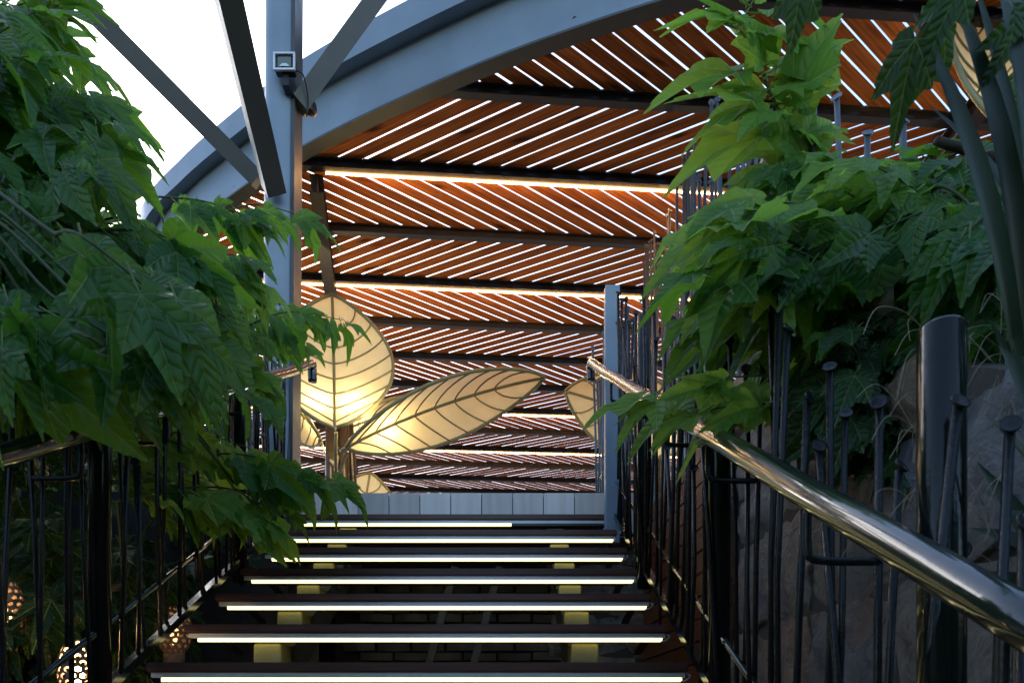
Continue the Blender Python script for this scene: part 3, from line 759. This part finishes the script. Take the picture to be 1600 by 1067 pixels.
class Plant:
    def __init__(s, name, loc, label, cat='tree', group=None):
        s.t = thing(name, loc, label, cat, group); s.leaves = []; s.tw = MB(); s.lean = 0
    def leaf(s, key, at, d, nrm, size):
        d = Vector(d).normalized(); n_ = Vector(nrm); sd_ = n_.cross(d)
        if sd_.length < 1e-3: sd_ = d.cross(V(1, 0, 0))
        sd_.normalize(); n_ = d.cross(sd_)
        m = Matrix(((d.x, sd_.x, n_.x, 0), (d.y, sd_.y, n_.y, 0), (d.z, sd_.z, n_.z, 0), (0, 0, 0, 1)))
        o = Vector(at) + d * (.3 * size)
        s.leaves.append((size / max(.3, o.y), Matrix.Translation(o) @ m @ Matrix.Scale(size, 4), key, rng.randrange(9), o))
    def spray(s, key, a, tip, n_, size, droop=.5, r0=.005, out=1.0, r=rng):
        bias = V(s.lean, 0, -.25)
        a = Vector(a); tip = Vector(tip); ln = (tip - a).length
        midp = (a + tip) / 2 + V(r.uniform(-.05, .05), r.uniform(-.05, .05), ln * r.uniform(.05, .16))
        pts = catmull([a, midp, tip], 5)
        s.tw.tube(pts, [r0 * (1 - .7 * i / (len(pts)-1)) for i in range(len(pts))], 5, False)
        for i in range(n_):
            f = .12 + .88 * (i + r.uniform(.3, .7)) / n_; j = f * (len(pts) - 1); k = min(int(j), len(pts) - 2)
            at = pts[k].lerp(pts[k+1], j - k); td = (pts[k+1] - pts[k]).normalized()
            side = td.cross(V(0, 0, 1)).normalized() * (1 if i % 2 else -1)
            d = td * r.uniform(.3, .8) * out + side * r.uniform(.25, .9) + V(0, 0, -1) * droop * r.uniform(.3, 1.5) + bias + V(r.uniform(-.3, .3), r.uniform(-.3, .3), r.uniform(-.2, .2))
            nm = V(0, -.55, .6) + V(r.uniform(-.7, .7), r.uniform(-.5, .5), r.uniform(-.5, .5))
            s.leaf(key, at, d, nm, size * r.uniform(.62, 1.15) * (1 if f < .8 else .8))
        s.leaf(key, tip, (tip - midp).normalized() + V(0, 0, -droop * .6), V(0, -.5, .7), size * r.uniform(.55, .85))
    def finish(s, cap=298):
        def sc_(q):
            o = q[4]
            if o.y < .3: return 0
            u = CX + F * o.x / o.y; v = YH - F * (o.z - ZC) / o.y
            return q[0] * (1 if -60 < u < 1660 and -60 < v < 1120 else .01)
        s.leaves.sort(key=sc_, reverse=True)
        rest = {}
        for i, (z, m, key, var, o) in enumerate(s.leaves):
            if i < cap and sc_((z, m, key, var, o)) > .02:
                ob = put('leaf', LV[key][var][0], None, s.t); ob.matrix_basis = m
            else:
                q = rest.setdefault(key, MB()); src = LV[key][var][1]
                q.add([m @ Vector(p) for p in src.v], src.f, [src.uv[k] for k in range(len(src.v))])
        for key, q in rest.items(): q.build('foliage', M[key], s.t, True, kind='stuff')
        if s.tw.v: s.tw.build('twigs', M['twig'], s.t, True, kind='stuff')

def trunk(plant, pts, rs, name='trunk'):
    c = catmull(pts, 6); n_ = len(c); rr = []
    for i in range(n_):
        t_ = i / (n_ - 1) * (len(rs) - 1); k = min(int(t_), len(rs) - 2); rr.append(rs[k] + (rs[k+1] - rs[k]) * (t_ - k))
    q = MB(); q.tube(c, rr, 10); return q.build(name, M['bark'], plant.t, True)

def inpoly(u, v, poly):
    c = False; j = len(poly) - 1
    for i in range(len(poly)):
        if (poly[i][1] > v) != (poly[j][1] > v) and u < (poly[j][0]-poly[i][0]) * (v-poly[i][1]) / (poly[j][1]-poly[i][1]) + poly[i][0]: c = not c
        j = i
    return c
def fill(plant, key, poly, y0, y1, n_, size, core, ln=(.25, .5), droop=.5, nl=(4, 8), limbs=None, xmax=None, xmin=None, seed=0):
    r = random.Random(seed); us = [p[0] for p in poly]; vs_ = [p[1] for p in poly]; k = 0; tries = 0
    while k < n_ and tries < 5000:
        tries += 1
        u, v = r.uniform(min(us), max(us)), r.uniform(min(vs_), max(vs_))
        if not inpoly(u, v, poly): continue
        tip = P(u, v, r.uniform(y0, y1))
        if xmax is not None and tip.x > xmax: continue
        if xmin is not None and tip.x < xmin: continue
        back = (Vector(core) - tip).normalized() * r.uniform(*ln) + V(r.uniform(-.1, .1), r.uniform(-.12, .12), r.uniform(-.05, .14))
        a = tip + back
        plant.spray(key, a, tip, r.randint(*nl), size, droop, r=r)
        if limbs:                         # thin branch back to the nearest limb point
            p = min(limbs, key=lambda q_: (q_ - a).length); cc = catmull([p, (p + a) / 2 + V(0, 0, .05), a, tip], 7)[:15]; plant.tw.tube(cc, [.0055 - .0001 * q_ for q_ in range(15)], 5, False)
        k += 1

# left tree, overhanging the left railing
LT = Plant('mulberry_tree', (-2.75, 2.5, 0), 'dark lobed leaf tree overhanging the overgrown railing and the blue grey column')
trunk(LT, [(-2.8, 2.6, 0), (-2.75, 2.5, 1.2), (-2.6, 2.4, 2.2), (-2.5, 2.2, 3.2), (-2.4, 2.0, 4.3)], [.09, .075, .06, .045, .02])
limbL = []
for pts in ([(-2.7, 2.5, 1.6), (-2.1, 2.3, 2.1), (-1.6, 2.2, 2.5), (-1.3, 2.4, 2.75)], [(-2.65, 2.45, 2.0), (-2.0, 1.9, 2.6), (-1.4, 1.6, 2.85)], [(-2.55, 2.3, 2.7), (-2.1, 2.2, 3.3), (-1.6, 2.1, 3.6)],
            [(-2.6, 2.4, 2.2), (-2.0, 2.7, 2.8), (-1.5, 3.0, 3.1), (-1.2, 3.1, 3.2)], [(-2.5, 2.2, 3.2), (-1.9, 1.7, 3.7), (-1.5, 1.6, 3.8)], [(-2.7, 2.5, 1.4), (-2.0, 2.7, 1.9), (-1.5, 2.8, 2.1)]):
    trunk(LT, pts, [.035, .025, .014], 'branch'); limbL += catmull([Vector(p) for p in pts], 6)
LT.lean = .45
coreL = (-2.6, 2.4, Z(1.2))
fill(LT, 'leaf', [(-40, -40), (60, -40), (100, 60), (165, 130), (180, 300), (-40, 320)], 1.7, 2.7, 34, .21, coreL, droop=.75, limbs=limbL, seed=1)
fill(LT, 'leaf', [(-40, 310), (190, 340), (310, 380), (340, 480), (310, 600), (200, 600), (-40, 590)], 1.7, 3.1, 84, .215, coreL, droop=.7, limbs=limbL, seed=2)
fill(LT, 'leaf', [(-40, 400), (200, 410), (300, 450), (280, 560), (120, 570), (-40, 530)], 1.1, 1.5, 13, .2, coreL, droop=.8, nl=(3, 5), limbs=limbL, seed=3)
for tips, yy, sz in (([(400, 345), (480, 340), (380, 400), (400, 440), (360, 470), (400, 520), (370, 560), (410, 590)], 3.0, .19), ([(500, 505), (535, 500), (470, 535), (430, 510)], 3.3, .15),
                     ([(535, 755), (500, 745), (440, 790), (420, 815), (370, 800), (310, 790), (350, 760)], 2.9, .19), ([(300, 640), (400, 620), (390, 700), (330, 720)], 2.7, .17)):
    for u, v in tips:
        tip = P(u, v, yy + rng.uniform(-.2, .2)); a = tip + V(-.42, rng.uniform(-.1, .1), rng.uniform(-.06, .1))
        LT.spray('leaf' if rng.random() < .75 else 'leaf_lit', a, tip, 7, sz, .7)
        p = min(limbL, key=lambda q_: (q_ - a).length); LT.tw.tube(catmull([p, (p + a) / 2 + V(0, 0, .05), a], 4), .005, 5, False)
LT.finish()

# right tree
RT = Plant('mulberry_tree', (2.3, 2.6, 0), 'lobed leaf tree above the stone wall with an upright pale green shoot')
trunk(RT, [(2.35, 2.7, 0), (2.3, 2.6, 1.6), (2.2, 2.5, 2.6), (2.1, 2.4, 3.3)], [.1, .08, .06, .03])
limbR = []
for pts in ([(2.25, 2.6, 2.4), (1.7, 2.4, 2.85), (1.3, 2.3, 2.95), (.9, 2.3, 3.0)], [(2.2, 2.5, 2.6), (1.6, 2.1, 2.95), (1.1, 1.9, 3.0)], [(2.2, 2.5, 2.7), (1.7, 2.2, 3.2), (1.3, 2.1, 3.3)], [(2.25, 2.6, 2.2), (1.6, 2.0, 2.5), (1.0, 1.8, 2.55)],
            [(1.3, 2.3, 2.95), (1.05, 2.25, 3.2), (.98, 2.22, 3.4)]):
    trunk(RT, pts, [.03, .022, .012], 'branch'); limbR += catmull([Vector(p) for p in pts], 6)
RT.lean = -.5
coreR = (2.3, 2.7, Z(1.1))
fill(RT, 'leaf', [(1130, 250), (1300, 240), (1530, 230), (1640, 330), (1620, 520), (1280, 530), (1110, 510), (1080, 420)], 1.6, 3.0, 60, .22, coreR, droop=.45, limbs=limbR, seed=4)
fill(RT, 'leaf_lit', [(1090, 330), (1190, 240), (1400, 240), (1500, 290), (1300, 360), (1090, 470)], 1.7, 2.3, 22, .23, coreR, droop=.35, nl=(3, 6), limbs=limbR, seed=5)
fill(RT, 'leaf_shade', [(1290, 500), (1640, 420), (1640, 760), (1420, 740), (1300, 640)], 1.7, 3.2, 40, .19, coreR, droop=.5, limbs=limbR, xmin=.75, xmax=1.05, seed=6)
fill(RT, 'leaf', [(1480, 300), (1660, 300), (1660, 560), (1520, 560)], 1.5, 2.0, 14, .2, coreR, droop=.5, limbs=limbR, xmin=.9, seed=21)
# upright shoot with big pale leaves
sh_ = catmull([P(1262, 275, 2.25), P(1222, 185, 2.2), P(1190, 110, 2.15), P(1165, 10, 2.1)], 6)
RT.tw.tube(sh_, [.007 - .0045 * i / (len(sh_)-1) for i in range(len(sh_))], 6, False)
for i, (f, du, dv, sz) in enumerate([(.08, -1, .25, .25), (.16, 1, -.9, .2), (.26, -1, .1, .25), (.3, .55, -.8, .21), (.4, -1, -.15, .24), (.46, .75, -.7, .2), (.52, -.9, .3, .2), (.58, .8, -.45, .22), (.66, -1, .05, .24), (.72, .35, -1, .18), (.78, -.8, -.3, .2), (.84, .8, .1, .15), (.9, -1, .1, .19), (.95, .5, -.9, .13), (1, -.6, -.8, .14), (.99, .2, -1, .11), (.35, .2, -.4, .18), (.6, -.2, -.7, .16), (.2, .9, .3, .17)]):
    j = f * (len(sh_) - 1); k = min(int(j), len(sh_) - 2); at = sh_[k].lerp(sh_[k+1], j - k)
    RT.leaf('leaf_lit', at, V(du, rng.uniform(-.5, .25), -dv), V(rng.uniform(-.3, .3), -.75, .55 + rng.uniform(-.3, .3)), sz * 1.12)
rs_ = random.Random(5)
for i in range(16):                      # smaller leaves between the big ones
    f = rs_.uniform(.0, 1.); j = f * (len(sh_) - 1); k = min(int(j), len(sh_) - 2); at = sh_[k].lerp(sh_[k+1], j - k); sg_ = -1 if i % 3 else 1
    RT.leaf('leaf_lit', at, V(sg_ * rs_.uniform(.4, 1), rs_.uniform(-.6, .4), rs_.uniform(-.35, .8)), V(rs_.uniform(-.5, .5), -.7, .6), rs_.uniform(.13, .22))
for (bu, bv), (tu, tv), n_, sz in (((1225, 655), (1030, 615), 5, .21), ((1230, 640), (1110, 640), 4, .2), ((1230, 600), (1130, 590), 3, .18)):
    RT.spray('leaf_lit', P(bu, bv, 1.85), P(tu, tv, 1.8), n_, sz, .25)
for u, v, d_, yy, sz in ((1440, 25, (-.25, .05, -1), .95, .13), (1480, 10, (-.15, .1, -1), 1.0, .11), (1255, -60, (-.1, 0, -1), 1.0, .10), (1560, -20, (.5, 0, -.6), .95, .11), (1600, 20, (-.4, 0, -.8), 1.0, .10), (1520, -60, (-.3, .1, -.6), .9, .11)):
    at = P(u, v, yy); RT.leaf('leaf_shade', at, Vector(d_), V(rng.uniform(-.4, .4), -.8, .3), sz * .8)
    RT.tw.tube([at, at + V(.15, .12, .18), at + V(.45, .35, .4)], .004, 5, False)
RT.finish()

# hedge plants left and right, dark background growth
HL = Plant('climbing_shrub', (-1.9, 3.2, 0), 'dark climbing shrub behind the overgrown railing, above the lanterns', 'shrub')
trunk(HL, [(-2.1, 3.0, 0), (-2.0, 3.0, 1.0), (-1.9, 3.0, 2.0)], [.05, .04, .02])
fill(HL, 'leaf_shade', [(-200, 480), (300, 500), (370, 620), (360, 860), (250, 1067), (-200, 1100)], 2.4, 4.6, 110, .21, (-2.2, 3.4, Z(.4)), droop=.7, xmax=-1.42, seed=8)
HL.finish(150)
def hedge(name, label, x0, x1, y0, y1, z0, z1, n_, seed, big=1):
    r = random.Random(seed); h = Plant(name, ((x0 + x1) / 2, (y0 + y1) / 2, 0), label, 'hedge')
    q = MB()
    for i in range(5):
        x = r.uniform(x0 + .2, x1 - .2); y = y0 + (y1 - y0) * (i + .5) / 5
        q.tube([(x, y, 0), (x + .05, y, (z0 + z1) / 2), (x, y + .1, z1 - .3)], [.05, .04, .015], 7)
    q.build('stems', M['bark'], h.t, True)
    for i in range(n_):
        p = V(r.uniform(x0, x1), r.uniform(y0, y1), z0 + (z1 - z0) * r.random() ** .8 + .3 * noise.noise(V(i * .1, 0, 0)))
        h.leaf('leaf_shade', p, V(r.uniform(-1, 1), r.uniform(-1, 1), -.6), V(r.uniform(-1, 1), r.uniform(-1, .3), .6), r.uniform(.15, .28) * big)
    h.finish(0)
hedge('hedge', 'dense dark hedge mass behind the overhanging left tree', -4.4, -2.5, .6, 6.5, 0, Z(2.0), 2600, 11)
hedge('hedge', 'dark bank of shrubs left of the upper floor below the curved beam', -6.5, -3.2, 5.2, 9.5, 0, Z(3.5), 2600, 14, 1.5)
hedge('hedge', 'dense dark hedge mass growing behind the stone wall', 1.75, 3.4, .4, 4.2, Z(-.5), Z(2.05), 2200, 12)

hedge('hedge', 'added unseen hedge behind the camera darkening the foot of the stair', -7, 7, -5, -3.4, 0, 4.2, 1500, 13, 2.4)  # out of view, added to darken the lower scene and its reflections

# yucca with sword leaves right of the railing
yu = thing('yucca_plant', (1.0, 1.2, 0), 'yucca with long sword leaves and curling fibres beside the railing post', 'plant')
yc = V(.98, 1.18, Z(.15))
q = MB(); q.tube([(1.0, 1.2, 0), (.99, 1.19, Z(-.3)), yc], [.06, .055, .045], 10); q.build('stem', M['bark'], yu, True)
def blade(base, tip, wd, bend, r):
    base = Vector(base); tip = Vector(tip); q = MB(); n_ = 9; d = (tip - base); L = d.length; d.normalize()
    s_ = d.cross(V(r.uniform(-.3, .3), -1, r.uniform(-.2, .5))).normalized(); nn = s_.cross(d)
    vv = []; uu = []
    for i in range(n_ + 1):
        t_ = i / n_; w_ = wd * (.55 + .45 * math.sin(math.pi * min(1, t_ * 1.6 + .1) * .5)) * (1 - t_ ** 3.2) + .0008
        c = base + d * (L * t_) + V(0, 0, -bend * t_ * t_) + nn * (.03 * math.sin(t_ * 3))
        for s2, dp in ((-1, .35), (0, 0), (1, .35)): vv.append(c + s_ * (w_ * s2) - nn * (w_ * dp * -1)); uu.append((t_, (s2 + 1) / 2))
    q.add(vv, [(3*i + j, 3*i + j + 1, 3*i + j + 4, 3*i + j + 3) for i in range(n_) for j in range(2)], uu)
    q.build('leaf_blade', M['blade'], yu, True)
ry = random.Random(3)
for bu, bv, tu, tv, yy, wd in ((1590, 560, 1425, 5, 1.0, .016), (1600, 520, 1480, -40, 1.02, .019), (1615, 520, 1545, -90, .98, .018), (1630, 560, 1590, -60, 1.0, .018), (1625, 560, 1515, -60, 1.06, .012), (1640, 500, 1450, 150, 1.1, .016)):
    blade(P(bu, bv, yy + .1), P(tu, tv, yy), wd, .02, ry)
for tu, tv, yy in ((1535, 620, 1.0), (1525, 700, 1.15), (1510, 800, 1.2), (1545, 500, 1.1), (1500, 880, 1.25), (1560, 760, 1.05), (1600, 450, 1.2), (1690, 500, 1.0), (1750, 650, 1.1), (1540, 960, 1.1)):
    blade(yc + V(ry.uniform(-.03, .03), ry.uniform(-.03, .03), ry.uniform(-.08, .06)), P(tu, tv, yy), ry.uniform(.016, .024), ry.uniform(0, .04), ry)
q = MB()
for i in range(70):
    p = P(ry.uniform(1440, 1640), ry.uniform(520, 900), ry.uniform(1.12, 1.3)); d = V(ry.uniform(-1, .1), ry.uniform(-.3, .3), ry.uniform(-.4, .7)) * ry.uniform(.07, .22)
    q.tube(catmull([p, p + d * .4 + V(0, 0, .03), p + d * .8 + V(0, 0, .02), p + d + V(ry.uniform(-.02, .02), 0, -.03)], 5), .0006, 4, False)
q.build('fibres', M['fibre'], yu, True, kind='stuff')

# ------------------------------------------------------------------ perforated lanterns among the left planting
def lantern(c, R, H, label, energy):
    c = Vector(c); t = thing('lantern', c - V(0, 0, H / 2 + .05), label, 'lantern', None)
    q = MB(); rows, colsn = 9, 12
    for i in range(rows):
        for j in range(colsn):
            a0 = 2 * math.pi * (j + .5 * (i % 2)) / colsn; z0 = -H / 2 + H * (i + .5) / rows
            def sp(da, dz):
                z = z0 + dz; rr = R * (1 - .55 * abs(2 * z / H) ** 2.4) ; return V(rr * math.cos(a0 + da), rr * math.sin(a0 + da), z)
            wa = math.pi / colsn; hz = H / rows
            outer = [(0, .66), (1, .33), (1, -.33), (0, -.66), (-1, -.33), (-1, .33)]
            vo = [c + sp(wa * x * 1.02, hz * y) for x, y in outer]; vi = [c + sp(wa * x * .62, hz * y * .62) for x, y in outer]
            q.add(vo + vi, [(k, (k + 1) % 6, 6 + (k + 1) % 6, 6 + k) for k in range(6)])
    s_ = q.build('shell', M['tan'], t); so = s_.modifiers.new('s', 'SOLIDIFY'); so.thickness = .004
    q = MB(); q.tube([c - V(0, 0, H / 2 + .05), c - V(0, 0, H / 2 - .005)], R * .62, 16); q.build('base', M['tan'], t, True)
    q = MB(); q.tube([c - V(0, 0, H * .3), c - V(0, 0, H * .12), c + V(0, 0, H * .02), c + V(0, 0, H * .08)], [.008, .018, .02, .006], 10); q.build('bulb', bulbm(energy * 12), t, True)
    ld = bpy.data.lights.new('lantern_light', 'POINT'); ld.energy = energy; ld.color = (1, .62, .3); ld.shadow_soft_size = .02
    o = bpy.data.objects.new('lantern_light', ld); C.objects.link(o); o.location = c + V(0, 0, .045); o.parent = t
lantern(P(122, 1046, 2.45), .06, .2, 'brightest perforated lantern beside the foot of the round railing post', 1.6)
lantern(P(10, 955, 2.7), .06, .22, 'perforated lantern hanging among dark leaves at the railing edge', .12)
lantern(P(272, 985, 3.3), .075, .22, 'perforated lantern standing beside the tread ends', .05)

settle()
